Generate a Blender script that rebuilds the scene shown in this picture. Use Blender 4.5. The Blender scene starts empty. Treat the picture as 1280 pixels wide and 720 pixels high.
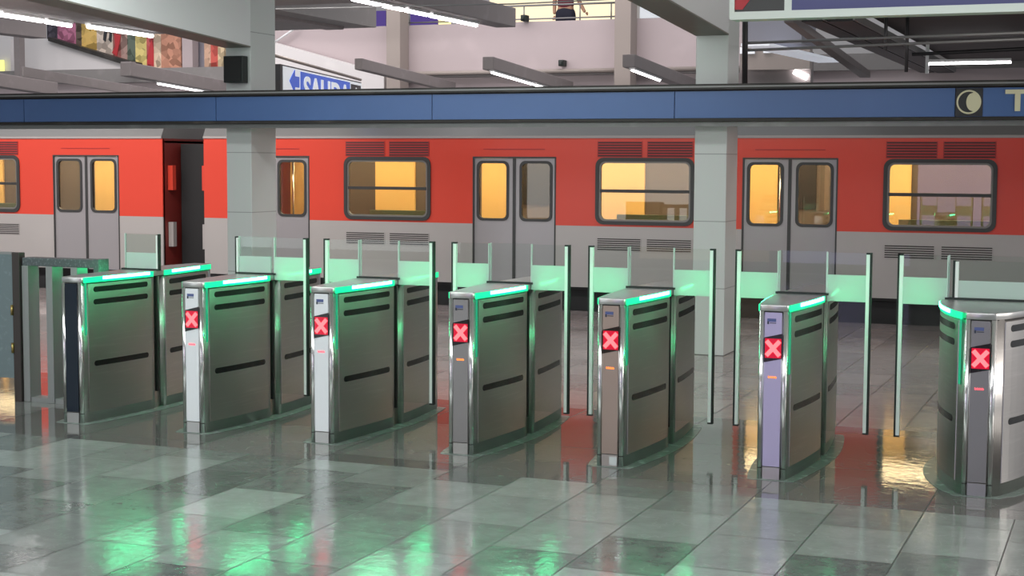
import bpy, bmesh, math, random
from mathutils import Vector, Matrix
random.seed(7)
sc = bpy.context.scene
C = sc.collection

# ------------------------------------------------------------------ camera
F_PX, PITCH, YAW, ROLL, EYE = 1942.42, 0.08107, 0.38039, 0.0053, 1.78335
fwd = Vector((-math.sin(YAW) * math.cos(PITCH), math.cos(YAW) * math.cos(PITCH), -math.sin(PITCH)))
r0 = Vector((math.cos(YAW), math.sin(YAW), 0)); u0 = r0.cross(fwd)
RT = r0 * math.cos(ROLL) + u0 * math.sin(ROLL); UP = -r0 * math.sin(ROLL) + u0 * math.cos(ROLL)
EYEP = Vector((0, 0, EYE))
cam = bpy.data.cameras.new('camera'); camo = bpy.data.objects.new('camera', cam); C.objects.link(camo)
camo.matrix_world = Matrix(((RT.x, UP.x, -fwd.x, 0), (RT.y, UP.y, -fwd.y, 0), (RT.z, UP.z, -fwd.z, EYE), (0, 0, 0, 1)))
cam.sensor_width = 36; cam.lens = F_PX / 1280 * 36; cam.clip_end = 200; cam.clip_start = .05
sc.camera = camo

def ray(px, py): return fwd + RT * ((px - 640) / F_PX) + UP * ((360 - py) / F_PX)
def atY(px, py, Y): d = ray(px, py); return EYEP + d * (Y / d.y)
def atX(px, py, X): d = ray(px, py); return EYEP + d * (X / d.x)
def atZ(px, py, Z): d = ray(px, py); return EYEP + d * ((Z - EYE) / d.z)

# ------------------------------------------------------------------ world, exposure
W = bpy.data.worlds.new('world'); sc.world = W; W.use_nodes = True
W.node_tree.nodes['Background'].inputs[0].default_value = (.75, .8, .85, 1)
W.node_tree.nodes['Background'].inputs[1].default_value = .55
sc.view_settings.view_transform = 'Standard'; sc.view_settings.look = 'None'
sc.view_settings.gamma = 1; sc.view_settings.use_curve_mapping = False
sc.view_settings.exposure = 0.14

def area(name, loc, rot, sx, sy, power, col=(1, 1, 1)):
    l = bpy.data.lights.new(name, 'AREA'); l.shape = 'RECTANGLE'; l.size = sx; l.size_y = sy; l.energy = power; l.color = col
    o = bpy.data.objects.new(name, l); o.location = loc; o.rotation_euler = rot; C.objects.link(o); return o
# daylight-white fluorescent banks of the station ceilings
area('concourse_ceiling_light', (-9.0, 4.5, 4.05), (math.radians(12), 0, 0), 8, 6, 620, (.94, 1, .97))
area('concourse_ceiling_light', (-1.0, 4.0, 4.05), (math.radians(12), 0, 0), 6, 6, 380, (.96, .98, 1))
area('concourse_ceiling_light', (-6.0, 10.8, 4.05), (0, 0, 0), 4, .5, 90, (.96, 1, .98))
area('platform_ceiling_light', (-13, 14.8, 3.6), (math.radians(30), 0, 0), 9, .5, 300, (1, .95, .92))
area('platform_ceiling_light', (-4.5, 15.2, 2.95), (math.radians(20), 0, 0), 6, .4, 30, (1, .96, .94))
area('mezzanine_ceiling_light', (-12, 21.8, 5.6), (math.radians(10), 0, 0), 14, 2.0, 300, (1, .93, .92))
area('right_side_fill', (5.9, 9.5, 2.4), (0, math.radians(90), 0), 2.6, 7, 230, (1, .93, .86))  # fill light added on the right to brighten right-facing surfaces

# ------------------------------------------------------------------ materials
def mat(name, col, rough=.5, metal=0., emi=None, es=0., spec=None, noise=0., nscale=8., bump=0., streak=None):
    m = bpy.data.materials.new(name); m.use_nodes = True; nt = m.node_tree; b = nt.nodes['Principled BSDF']
    b.inputs['Base Color'].default_value = (*col, 1); b.inputs['Roughness'].default_value = rough
    b.inputs['Metallic'].default_value = metal
    if spec is not None: b.inputs['Specular IOR Level'].default_value = spec
    if emi: b.inputs['Emission Color'].default_value = (*emi, 1); b.inputs['Emission Strength'].default_value = es
    if noise or bump or streak:
        g = nt.nodes.new('ShaderNodeNewGeometry'); mp = nt.nodes.new('ShaderNodeMapping'); n = nt.nodes.new('ShaderNodeTexNoise')
        nt.links.new(g.outputs['Position'], mp.inputs[0]); nt.links.new(mp.outputs[0], n.inputs['Vector'])
        if streak: mp.inputs['Scale'].default_value = streak
        n.inputs['Scale'].default_value = nscale; n.inputs['Detail'].default_value = 5
        if noise:
            cr = nt.nodes.new('ShaderNodeMapRange'); cr.inputs[1].default_value = .55; cr.inputs[2].default_value = .75
            cr.inputs[3].default_value = 1 - noise; cr.inputs[4].default_value = 1 + noise
            nt.links.new(n.outputs[0], cr.inputs[0])
            mx = nt.nodes.new('ShaderNodeVectorMath'); mx.operation = 'SCALE'; mx.inputs[0].default_value = col
            nt.links.new(cr.outputs[0], mx.inputs['Scale']); nt.links.new(mx.outputs[0], b.inputs['Base Color'])
        if bump:
            bp = nt.nodes.new('ShaderNodeBump'); bp.inputs['Strength'].default_value = bump; bp.inputs['Distance'].default_value = .02
            nt.links.new(n.outputs[0], bp.inputs['Height']); nt.links.new(bp.outputs[0], b.inputs['Normal'])
    return m

def glassmat(name, tint, base=.03, gl=1.0, diffuse=0., dcol=(1, 1, 1), rough=.0):
    m = bpy.data.materials.new(name); m.use_nodes = True; nt = m.node_tree
    for n in list(nt.nodes): nt.nodes.remove(n)
    out = nt.nodes.new('ShaderNodeOutputMaterial'); tr = nt.nodes.new('ShaderNodeBsdfTransparent'); tr.inputs[0].default_value = (*tint, 1)
    gs = nt.nodes.new('ShaderNodeBsdfGlossy'); gs.inputs['Roughness'].default_value = rough
    fr = nt.nodes.new('ShaderNodeFresnel'); fr.inputs[0].default_value = 1.45
    mu = nt.nodes.new('ShaderNodeMath'); mu.operation = 'MULTIPLY_ADD'; mu.inputs[1].default_value = gl; mu.inputs[2].default_value = base
    mx = nt.nodes.new('ShaderNodeMixShader'); nt.links.new(fr.outputs[0], mu.inputs[0]); nt.links.new(mu.outputs[0], mx.inputs[0])
    nt.links.new(tr.outputs[0], mx.inputs[1]); nt.links.new(gs.outputs[0], mx.inputs[2])
    last = mx
    if diffuse:
        d = nt.nodes.new('ShaderNodeBsdfDiffuse'); d.inputs[0].default_value = (*dcol, 1)
        t = nt.nodes.new('ShaderNodeBsdfTranslucent'); t.inputs[0].default_value = (*dcol, 1)
        a = nt.nodes.new('ShaderNodeMixShader'); a.inputs[0].default_value = .4
        nt.links.new(d.outputs[0], a.inputs[1]); nt.links.new(t.outputs[0], a.inputs[2])
        m2 = nt.nodes.new('ShaderNodeMixShader'); m2.inputs[0].default_value = diffuse
        nt.links.new(mx.outputs[0], m2.inputs[1]); nt.links.new(a.outputs[0], m2.inputs[2]); last = m2
    nt.links.new(last.outputs[0], out.inputs[0]); return m

M = {}
M['steel'] = mat('brushed_steel', (.60, .58, .565), .36, 1., noise=.06, nscale=3, streak=(1, 1, 22), bump=.005)
M['steel_cap'] = mat('satin_steel_cap', (.55, .55, .54), .3, .9)
M['chrome'] = mat('bright_steel', (.85, .85, .84), .16, 1.)
M['kick'] = mat('kick_steel', (.45, .44, .43), .3, 1.)
M['dark'] = mat('dark_gap', (.012, .012, .012), .6)
M['slot'] = mat('slot_plastic', (.008, .009, .009), .25)
M['face_steel'] = mat('front_panel_steel', (.62, .6, .6), .36, .85)
M['face_refl_white'] = mat('front_panel_refl_white', (.82, .85, .88), .35, .15)  # white, grey, bronze and lilac: reflected surroundings put into the panel colour
M['face_refl_grey'] = mat('front_panel_refl_grey', (.30, .29, .295), .34, .6)
M['face_refl_bronze'] = mat('front_panel_refl_bronze', (.42, .34, .30), .34, .6)
M['face_refl_lilac'] = mat('front_panel_refl_lilac', (.50, .46, .68), .34, .4)
M['face_dark'] = mat('front_panel_smoked', (.015, .022, .035), .15)
M['led'] = mat('green_led_bar', (.5, 1, .8), .4, emi=(.05, 1, .36), es=28)
M['lens'] = mat('green_lens', (.02, .5, .25), .3, emi=(.0, .62, .22), es=1.5)
M['guide'] = mat('green_corner_strip', (.03, .45, .25), .3, emi=(.0, .5, .22), es=.30)
M['disp'] = mat('display_black', (.01, .006, .008), .2)
M['disp_red'] = mat('display_red', (.3, 0, .02), .3, emi=(.5, .0, .02), es=.85)
M['cross'] = mat('cross_led', (.5, .04, .04), .3, emi=(1, .11, .12), es=2.4)
M['txt_red'] = mat('status_red', (1, .1, .1), .3, emi=(1, .08, .12), es=1.6)
M['txt_amber'] = mat('status_amber', (1, .3, .05), .3, emi=(1, .18, .03), es=1.6)
M['plate'] = mat('blue_plate', (.09, .12, .3), .4)
M['plate_dk'] = mat('dark_mark', (.03, .04, .07), .4)
M['sticker'] = mat('pale_sticker', (.6, .64, .64), .5)
M['glass'] = glassmat('clear_glass', (.94, .97, .955), .008, .28)
M['frost'] = glassmat('frosted_band', (.9, 1, .96), .0, .25, .86, (.82, .94, .90))
M['edge'] = mat('polished_glass_edge', (.62, .72, .69), .2, emi=None)
M['post'] = mat('white_edge_strip', (.92, .94, .93), .35)
M['black'] = mat('black_rubber', (.012, .02, .018), .5)
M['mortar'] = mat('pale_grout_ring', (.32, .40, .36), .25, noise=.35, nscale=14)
M['red'] = mat('train_orange_red', (.60, .055, .032), .3, noise=.03, nscale=1)
M['tgrey'] = mat('train_grey', (.40, .375, .365), .33, .15, noise=.03, nscale=1)
M['tdoor'] = mat('train_door_grey', (.34, .32, .33), .3, .35)
M['trim_dk'] = mat('window_rubber', (.035, .035, .035), .4)
M['trim_gr'] = mat('window_frame_grey', (.20, .19, .175), .35, .4)
M['louv_r'] = mat('red_louvre', (.33, .02, .02), .4)
M['endred'] = mat('maroon_end_wall', (.16, .018, .015), .5)
M['louv_d'] = mat('louvre_gap', (.02, .015, .015), .6)
M['tglass'] = glassmat('train_glass', (.82, .78, .70), .03, .65)
M['yellow'] = mat('yellow_wall_panel', (.97, .66, .25), .45)
M['brown'] = mat('interior_brown', (.16, .13, .11), .5)
M['tceil'] = mat('interior_ceiling', (.7, .65, .55), .5)
M['tlamp'] = mat('interior_lamp', (1, .9, .7), .5, emi=(1, .86, .6), es=19)
M['seat'] = mat('interior_seat', (.22, .34, .22), .5)
M['under'] = mat('underframe', (.012, .012, .013), .7)
M['roof'] = mat('train_roof', (.20, .20, .20), .4, .3)
M['roofline'] = mat('train_gutter', (.30, .27, .265), .4)
M['pillar'] = None
M['blue'] = mat('blue_fascia', (.075, .155, .38), .3, noise=.06, nscale=1.2)
M['ledge'] = mat('dark_ledge', (.045, .038, .034), .5, noise=.5, nscale=3)
M['soffit'] = mat('grey_soffit', (.25, .255, .25), .35, .3, noise=.12, nscale=4)
M['cream'] = mat('cream_paint', (.72, .68, .48), .5)
M['ink'] = mat('sign_black', (.03, .03, .035), .4)
M['concrete'] = mat('mauve_concrete', (.25, .22, .218), .7, noise=.08, nscale=5)
M['concrete_d'] = mat('grey_concrete', (.24, .225, .22), .7, noise=.08, nscale=5)
M['pink'] = mat('pink_parapet', (.50, .42, .43), .6, noise=.04, nscale=2)
M['palew'] = mat('pale_wall', (.72, .69, .69), .6, noise=.05, nscale=2)
M['lav'] = mat('lavender_panel', (.38, .37, .43), .5)
M['taupe'] = mat('taupe_column', (.34, .29, .265), .6)
M['white'] = mat('white_paint', (.78, .79, .80), .35)
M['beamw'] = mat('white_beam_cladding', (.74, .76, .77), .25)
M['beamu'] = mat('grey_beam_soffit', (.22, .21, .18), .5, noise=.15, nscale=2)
M['tube'] = mat('fluorescent_tube', (1, 1, 1), .5, emi=(1, .95, .95), es=9)
M['darkc'] = mat('dark_ceiling', (.075, .06, .058), .7, noise=.1, nscale=3)
M['tray'] = mat('tray_black', (.02, .02, .022), .5)
M['pipe'] = mat('grey_pipe', (.26, .26, .26), .4, .3)
M['signblue'] = mat('sign_blue', (.03, .11, .55), .35, emi=(.03, .10, .6), es=.35)
M['signwhite'] = mat('sign_white', (.8, .82, .85), .35, emi=(.8, .85, .9), es=.35)
M['bsblue'] = mat('board_blue', (.085, .09, .26), .4)
M['bsgrey'] = mat('board_grey', (.07, .07, .07), .5)
M['bsred'] = mat('board_red', (.55, .04, .05), .5)
M['alu'] = mat('aluminium_frame', (.58, .64, .58), .35, .4)
M['purple'] = mat('purple_banner', (.09, .04, .34), .5)
M['fence'] = mat('fence_grey', (.33, .34, .34), .35, .5)
M['fence_d'] = mat('fence_speckled', (.16, .19, .2), .4, .2, noise=.4, nscale=60)
M['sheet'] = mat('gate_sheet', (.22, .28, .30), .35, .3, noise=.12, nscale=30)
M['fpost'] = mat('fence_post_dark', (.045, .035, .033), .4)
M['brass'] = mat('brass_hinge', (.45, .32, .12), .35, .9)
M['skin'] = mat('skin', (.45, .24, .15), .5)
M['cloth_n'] = mat('navy_cloth', (.012, .014, .03), .8)
M['cloth_m'] = mat('maroon_cloth', (.16, .02, .035), .8)
M['hair'] = mat('dark_hair', (.015, .01, .008), .6)
M['shoplit'] = mat('lit_shop_cream', (.8, .7, .5), .6, emi=(1, .83, .55), es=.75)

def pillar_mat():
    m = bpy.data.materials.new('pillar_cladding'); m.use_nodes = True; nt = m.node_tree; b = nt.nodes['Principled BSDF']
    b.inputs['Roughness'].default_value = .3
    g = nt.nodes.new('ShaderNodeNewGeometry'); s = nt.nodes.new('ShaderNodeSeparateXYZ'); nt.links.new(g.outputs['Position'], s.inputs[0])
    a = nt.nodes.new('ShaderNodeMath'); a.operation = 'MULTIPLY'; a.inputs[1].default_value = 1 / .62; nt.links.new(s.outputs['Z'], a.inputs[0])
    f = nt.nodes.new('ShaderNodeMath'); f.operation = 'FRACT'; nt.links.new(a.outputs[0], f.inputs[0])
    l = nt.nodes.new('ShaderNodeMath'); l.operation = 'LESS_THAN'; l.inputs[1].default_value = .012; nt.links.new(f.outputs[0], l.inputs[0])
    mx = nt.nodes.new('ShaderNodeMix'); mx.data_type = 'RGBA'; mx.inputs[6].default_value = (.60, .63, .62, 1); mx.inputs[7].default_value = (.3, .32, .32, 1)
    nt.links.new(l.outputs[0], mx.inputs[0]); nt.links.new(mx.outputs[2], b.inputs['Base Color']); return m
M['pillar'] = pillar_mat()

STRIP0, STRIP1 = 8.1, 10.55
def floor_mat(name, tx, ty, lo, hi, tint, rough, rvar, bump, joint=.012, jcol=(.05, .05, .05), seed=0.):
    m = bpy.data.materials.new(name); m.use_nodes = True; nt = m.node_tree; b = nt.nodes['Principled BSDF']; N = nt.nodes.new; L = nt.links.new
    def math_(op, a, v=None, w=None):
        n = N('ShaderNodeMath'); n.operation = op
        for i, q in enumerate((a, v, w)):
            if q is None: continue
            if isinstance(q, (int, float)): n.inputs[i].default_value = q
            else: L(q, n.inputs[i])
        return n.outputs[0]
    g = N('ShaderNodeNewGeometry'); s = N('ShaderNodeSeparateXYZ'); L(g.outputs['Position'], s.inputs[0])
    u = math_('MULTIPLY', math_('ADD', s.outputs['X'], .949 + 44.5), 1 / tx)
    fu = math_('FLOOR', u)
    off = math_('MULTIPLY', math_('MODULO', fu, 2.0), .37)
    v = math_('ADD', math_('MULTIPLY', math_('ADD', s.outputs['Y'], -8.1 + 62), 1 / ty), off)
    fv = math_('FLOOR', v)
    cx = N('ShaderNodeCombineXYZ'); L(fu, cx.inputs[0]); L(fv, cx.inputs[1]); cx.inputs[2].default_value = seed
    wn = N('ShaderNodeTexWhiteNoise'); L(cx.outputs[0], wn.inputs[0])
    ru, rv = math_('FRACT', u), math_('FRACT', v)
    du = math_('MINIMUM', ru, math_('SUBTRACT', 1, ru)); dv = math_('MINIMUM', rv, math_('SUBTRACT', 1, rv))
    ju = math_('LESS_THAN', du, joint * .5 / tx * .6); jv = math_('LESS_THAN', dv, joint * .5 / ty * .6)
    jm = math_('MAXIMUM', ju, jv)
    n1 = N('ShaderNodeTexNoise'); n1.inputs['Scale'].default_value = 6; n1.inputs['Detail'].default_value = 7; n1.inputs['Roughness'].default_value = .65
    va = N('ShaderNodeVectorMath'); va.operation = 'ADD'; L(g.outputs['Position'], va.inputs[0])
    sc3 = N('ShaderNodeVectorMath'); sc3.operation = 'SCALE'; L(cx.outputs[0], sc3.inputs[0]); sc3.inputs['Scale'].default_value = 3.3
    L(sc3.outputs[0], va.inputs[1]); L(va.outputs[0], n1.inputs['Vector'])
    tone = math_('ADD', math_('MULTIPLY', wn.outputs[0], .62), math_('MULTIPLY', n1.outputs[0], .45))
    mr = N('ShaderNodeMapRange'); mr.inputs[1].default_value = .1; mr.inputs[2].default_value = 1.; mr.inputs[3].default_value = lo; mr.inputs[4].default_value = hi
    L(tone, mr.inputs[0])
    vein = N('ShaderNodeTexNoise'); vein.inputs['Scale'].default_value = 3.5; vein.inputs['Detail'].default_value = 3; L(va.outputs[0], vein.inputs['Vector'])
    ve = math_('LESS_THAN', math_('ABSOLUTE', math_('SUBTRACT', vein.outputs[0], .5)), .0035)
    val = math_('ADD', mr.outputs[0], math_('MULTIPLY', ve, .05))
    sv = N('ShaderNodeVectorMath'); sv.operation = 'SCALE'; sv.inputs[0].default_value = tint; L(val, sv.inputs['Scale'])
    mx = N('ShaderNodeMix'); mx.data_type = 'RGBA'; L(jm, mx.inputs[0]); L(sv.outputs[0], mx.inputs[6]); mx.inputs[7].default_value = (*jcol, 1)
    L(mx.outputs[2], b.inputs['Base Color'])
    rr = N('ShaderNodeMapRange'); rr.inputs[1].default_value = .3; rr.inputs[2].default_value = .7; rr.inputs[3].default_value = rough; rr.inputs[4].default_value = rough + rvar
    L(n1.outputs[0], rr.inputs[0]); L(math_('ADD', rr.outputs[0], math_('MULTIPLY', jm, .3)), b.inputs['Roughness'])
    b.inputs['Specular IOR Level'].default_value = .8
    if bump:
        n2 = N('ShaderNodeTexNoise'); n2.inputs['Scale'].default_value = 16; n2.inputs['Detail'].default_value = 3; L(g.outputs['Position'], n2.inputs['Vector'])
        bp = N('ShaderNodeBump'); bp.inputs['Strength'].default_value = bump; bp.inputs['Distance'].default_value = .01
        L(n2.outputs[0], bp.inputs['Height']); L(bp.outputs[0], b.inputs['Normal'])
    return m
M['floor_front'] = floor_mat('marble_tiles_front', .445, .63, .08, .45, (.90, 1, .945), .085, .09, .14)
M['floor_strip'] = floor_mat('polished_band', .89, 1.22, .10, .24, (1, .98, .95), .035, .05, .05)
M['floor_back'] = floor_mat('platform_tiles', .445, .63, .24, .46, (1, .86, .84), .08, .10, .12, seed=3.)

# ------------------------------------------------------------------ mesh builder
class MB:
    def __init__(s): s.v = []; s.f = []; s.smooth = []
    def add(s, vs, fs, sm=False):
        b = len(s.v); s.v += [tuple(v) for v in vs]; s.f += [tuple(i + b for i in f) for f in fs]; s.smooth += [sm] * len(fs); return s
    def box(s, x0, x1, y0, y1, z0, z1):
        v = [(x, y, z) for z in (z0, z1) for y in (y0, y1) for x in (x0, x1)]
        return s.add(v, [(0, 2, 3, 1), (4, 5, 7, 6), (0, 1, 5, 4), (2, 6, 7, 3), (0, 4, 6, 2), (1, 3, 7, 5)])
    def hexa(s, p):   # 8 points: bottom quad ccw, top quad ccw
        return s.add(p, [(3, 2, 1, 0), (4, 5, 6, 7), (0, 1, 5, 4), (1, 2, 6, 5), (2, 3, 7, 6), (3, 0, 4, 7)])
    def prism(s, poly, z0, z1, sm=False):
        n = len(poly); s.add([(x, y, z0) for x, y in poly] + [(x, y, z1) for x, y in poly], [])
        b = len(s.v) - 2 * n
        s.f += [tuple(b + i for i in reversed(range(n))), tuple(b + n + i for i in range(n))]; s.smooth += [False] * 2
        for i in range(n):
            j = (i + 1) % n; s.f.append((b + i, b + j, b + n + j, b + n + i)); s.smooth.append(sm)
        return s
    def prismY(s, poly, y0, y1):   # poly in x,z facing -Y at y0
        n = len(poly); b = len(s.v)
        s.v += [(x, y0, z) for x, z in poly] + [(x, y1, z) for x, z in poly]
        s.f += [tuple(b + i for i in range(n)), tuple(b + n + i for i in reversed(range(n)))]; s.smooth += [False] * 2
        for i in range(n):
            j = (i + 1) % n; s.f.append((b + i, b + n + i, b + n + j, b + j)); s.smooth.append(False)
        return s
    def ringY(s, outer, inner, y0, y1):
        n = len(outer); b = len(s.v)
        for y in (y0, y1):
            s.v += [(x, y, z) for x, z in outer] + [(x, y, z) for x, z in inner]
        for i in range(n):
            j = (i + 1) % n
            s.f += [(b + i, b + j, b + n + j, b + n + i), (b + 2 * n + i, b + 3 * n + i, b + 3 * n + j, b + 2 * n + j),
                    (b + i, b + 2 * n + i, b + 2 * n + j, b + j), (b + n + i, b + n + j, b + 3 * n + j, b + 3 * n + i)]
            s.smooth += [False] * 4
        return s
    def tube(s, a, c, r, n=10, r2=None):
        a = Vector(a); c = Vector(c); d = (c - a).normalized(); t = Vector((0, 0, 1)) if abs(d.z) < .9 else Vector((1, 0, 0))
        p = d.cross(t).normalized(); q = d.cross(p); r2 = r if r2 is None else r2; b = len(s.v)
        for P, R in ((a, r), (c, r2)):
            s.v += [tuple(P + (p * math.cos(k * 2 * math.pi / n) + q * math.sin(k * 2 * math.pi / n)) * R) for k in range(n)]
        for k in range(n):
            j = (k + 1) % n; s.f.append((b + k, b + j, b + n + j, b + n + k)); s.smooth.append(True)
        s.f += [tuple(b + k for k in reversed(range(n))), tuple(b + n + k for k in range(n))]; s.smooth += [False] * 2
        return s
    def mesh(s, name, m):
        me = bpy.data.meshes.new(name); me.from_pydata(s.v, [], s.f); me.materials.append(m)
        me.polygons.foreach_set('use_smooth', s.smooth)
        bm = bmesh.new(); bm.from_mesh(me); bmesh.ops.recalc_face_normals(bm, faces=bm.faces); bm.to_mesh(me); bm.free()
        return me
    def build(s, name, m, parent=None, bevel=0., origin=None):
        if origin is not None:
            o3 = Vector(origin); s.v = [tuple(Vector(v) - o3) for v in s.v]
        o = bpy.data.objects.new(name, s.mesh(name, m)); C.objects.link(o)
        if origin is not None: o.location = origin
        if parent is not None: o.parent = parent
        if bevel:
            b = o.modifiers.new('bevel', 'BEVEL'); b.width = bevel; b.segments = 2; b.limit_method = 'ANGLE'
        return o

def tag(o, label=None, cat=None, group=None, kind=None):
    if label: o['label'] = label
    if cat: o['category'] = cat
    if group: o['group'] = group
    if kind: o['kind'] = kind
    return o
def empty(name, loc=(0, 0, 0)):
    o = bpy.data.objects.new(name, None); o.location = loc; o.empty_display_size = .1; C.objects.link(o); return o
def copy_tree(o, parent=None):
    c = o.copy(); C.objects.link(c); c.parent = parent
    for ch in list(o.children): copy_tree(ch, c)
    return c
def rrect(x0, x1, z0, z1, r, n=5):
    P = []
    for cx, cz, a in ((x1 - r, z0 + r, -90), (x1 - r, z1 - r, 0), (x0 + r, z1 - r, 90), (x0 + r, z0 + r, 180)):
        for k in range(n + 1):
            t = math.radians(a + 90 * k / n); P.append((cx + r * math.cos(t), cz + r * math.sin(t)))
    return P
def text_obj(name, body, size, m, parent, matrix, extrude=.003, sx=1., align='LEFT'):
    cu = bpy.data.curves.new(name, 'FONT'); cu.body = body; cu.size = size; cu.extrude = extrude; cu.align_x = align; cu.offset = size * .022
    t = bpy.data.objects.new(name + '_tmp', cu); C.objects.link(t)
    dg = bpy.context.evaluated_depsgraph_get(); me = bpy.data.meshes.new_from_object(t.evaluated_get(dg))
    C.objects.unlink(t); bpy.data.objects.remove(t)
    me.materials.clear(); me.materials.append(m); me.transform(matrix @ Matrix.Diagonal((sx, 1, 1, 1)))
    o = bpy.data.objects.new(name, me); C.objects.link(o); o.parent = parent; return o

# ------------------------------------------------------------------ setting: floor, ceilings, walls
EDGE = 17.57
root = MB().box(-24, 6, -6, STRIP0, -.3, 0).build('floor', M['floor_front']); tag(root, kind='structure')
o = MB().box(-24, 6, STRIP0, STRIP1, -.3, 0).build('floor_polished_band', M['floor_strip']); tag(o, kind='structure')
o = MB().box(-24, 6, STRIP1, EDGE, -.3, 0).build('floor_platform', M['floor_back']); tag(o, kind='structure')
o = MB().box(-30, 8, EDGE, 21.2, -1.3, -1.0).box(-30, 8, EDGE - .3, EDGE, -1.3, -.3).build('floor_trackbed', M['under']); tag(o, kind='structure')
o = MB().box(-24, 6, -6, 14.6, 4.1, 4.3).build('ceiling', M['palew']); tag(o, kind='structure')
o = MB().box(-24, 6, -6.2, -6, 0, 4.3).build('wall_front', M['palew']); tag(o, kind='structure')
for k, (x0_, x1_, mm, lb_) in enumerate(((-16, -10.8, mat('added_shop_white', (.8, .8, .8), .5, emi=(.9, .95, 1), es=2.2), 'white lit shop window added behind the viewer for reflections'),  # unseen shop windows added behind the viewer for steel, glass and floor to reflect
        (-7.6, -5.4, mat('added_shop_amber', (.7, .5, .3), .5, emi=(1, .62, .35), es=1.0), 'amber lit shop window added behind the viewer for reflections'),
        (-5.2, -3.2, mat('added_shop_violet', (.5, .5, .8), .5, emi=(.62, .55, 1), es=2.0), 'violet lit shop window added behind the viewer for reflections'))):
    sw = MB().box(x0_, x1_, -5.99, -5.9, .2, 3.0).build('added_shop_window', mm, origin=((x0_ + x1_) / 2, -5.95, .2)); tag(sw, lb_, 'added shop window')
    MB().ringY(rrect(-(x1_ - x0_) / 2 - .1, (x1_ - x0_) / 2 + .1, -.15, 2.9, .02), rrect(-(x1_ - x0_) / 2, (x1_ - x0_) / 2, 0, 2.8, .02), -.02, .12).build('added_shop_window_frame', M['trim_gr'], sw)
# roof slab over the tracks, to the left, with the open well behind it
o = MB().box(-14.3, -10.5, 14.6, 20.8, 3.75, 4.12).box(-10.5, -9.0, 14.6, 17.5, 3.75, 4.12).build('ceiling_tracks', M['concrete_d']); tag(o, kind='structure')

# low dark ceiling right of the cable trays
zc = 3.3
o = MB().box(-2.6, 8, 14.7, 31, zc, zc + .2).build('ceiling_right', M['darkc']); tag(o, kind='structure')

# ------------------------------------------------------------------ pillars and haunched beams
PIL = [(-8.813, -8.515, 14.5), (-3.79, -3.487, 14.42)]
labs = ['white clad square pillar left of centre with a black loudspeaker high on it', 'white clad square pillar right of centre behind the fifth and sixth turnstiles']
blabs = ['deep white ceiling beam meeting the left pillar', 'deep grey ceiling beam meeting the right pillar']
pb = [((82, 0), (313, 59), (60, 0), (287, 54)), ((855, 0), (911, 42), (795, 0), (872, 42))]
for k, (x0, x1, yb) in enumerate(PIL):
    p = MB().box(x0, x1, 14.0, yb, 0, 4.1).build('pillar', M['pillar'], bevel=.006, origin=((x0 + x1) / 2, 14.2, 0))
    tag(p, labs[k], 'pillar', 'white clad pillars')
    zA = 2.955; sl = .0600; y0 = 6.0; zB = zA + (14 - y0) * sl
    b = MB()
    b.hexa([(x0, 14.0, zA), (x1, 14.0, zA), (x1, y0, zB), (x0, y0, zB), (x0, 14.0, 4.1), (x1, 14.0, 4.1), (x1, y0, 4.1), (x0, y0, 4.1)])
    b = b.build('ceiling_beam', M['beamw']); tag(b, blabs[k], 'beam', 'deep ceiling beams')
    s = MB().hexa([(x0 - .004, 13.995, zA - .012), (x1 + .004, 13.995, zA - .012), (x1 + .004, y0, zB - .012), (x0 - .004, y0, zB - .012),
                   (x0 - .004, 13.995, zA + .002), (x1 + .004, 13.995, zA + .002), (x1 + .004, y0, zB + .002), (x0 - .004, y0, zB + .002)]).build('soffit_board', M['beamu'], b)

# loudspeaker on left pillar
a = atY(279, 70, 13.88); c = atY(303, 103, 13.88)
sp = empty('loudspeaker', ((a.x + c.x) / 2, 13.94, c.z))
tag(sp, 'black box loudspeaker fixed high on the left pillar', 'loudspeaker')
w = (c.x - a.x) / 2; h = a.z - c.z
MB().box(-w, w, -.06, .05, 0, h).build('cabinet', M['black'], sp, bevel=.006)
MB().box(-w + .012, w - .012, -.067, -.058, .012, h - .012).build('grille', M['slot'], sp)
MB().box(-.02, .02, .04, .075, h * .3, h * .7).build('bracket', M['pipe'], sp)

# ------------------------------------------------------------------ blue fascia across the concourse
fz0, fz1 = 2.184, 2.425
bf = empty('blue_fascia', (-6, 13.7, fz0)); tag(bf, 'long blue fascia band across the hall with a crescent moon emblem and white lettering', 'fascia')
def loc(o): return Matrix.Translation(-Vector(o.location))
def fbuild(mb, n, m, par=bf, **k):
    b = Vector(par.location) if par else Vector((0, 0, 0)); mb.v = [tuple(Vector(v) - b) for v in mb.v]; return mb.build(n, m, par, **k)
js = [-20, -16.02, -13.59, -11.16, -8.745, -6.318, -3.902, -1.44]
js = js + [.99, 3.4]
for a_, b_ in zip(js[:-1], js[1:]):
    if a_ == -1.44:
        fbuild(MB().box(-1.435, b_ - .004, 13.70, 13.74, fz0, fz1), 'fascia_panel', M['blue'])
    else: fbuild(MB().box(a_ + .004, b_ - .004, 13.70, 13.74, fz0, fz1), 'fascia_panel', M['blue'])
fbuild(MB().box(-20, 3.4, 13.735, 13.97, fz0 - .01, fz1 + .06), 'backing_beam', M['ledge'])
fbuild(MB().box(-20, 3.4, 13.66, 13.97, fz1 + .012, fz1 + .062), 'top_ledge', M['ledge'])
fbuild(MB().box(-20, 3.4, 13.655, 13.665, fz1 + .03, fz1 + .045), 'ledge_edge', M['pipe'])
fbuild(MB().box(-20, 3.4, 13.69, 13.97, fz0 - .028, fz0 - .004), 'bottom_rail', M['ledge'])
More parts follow.
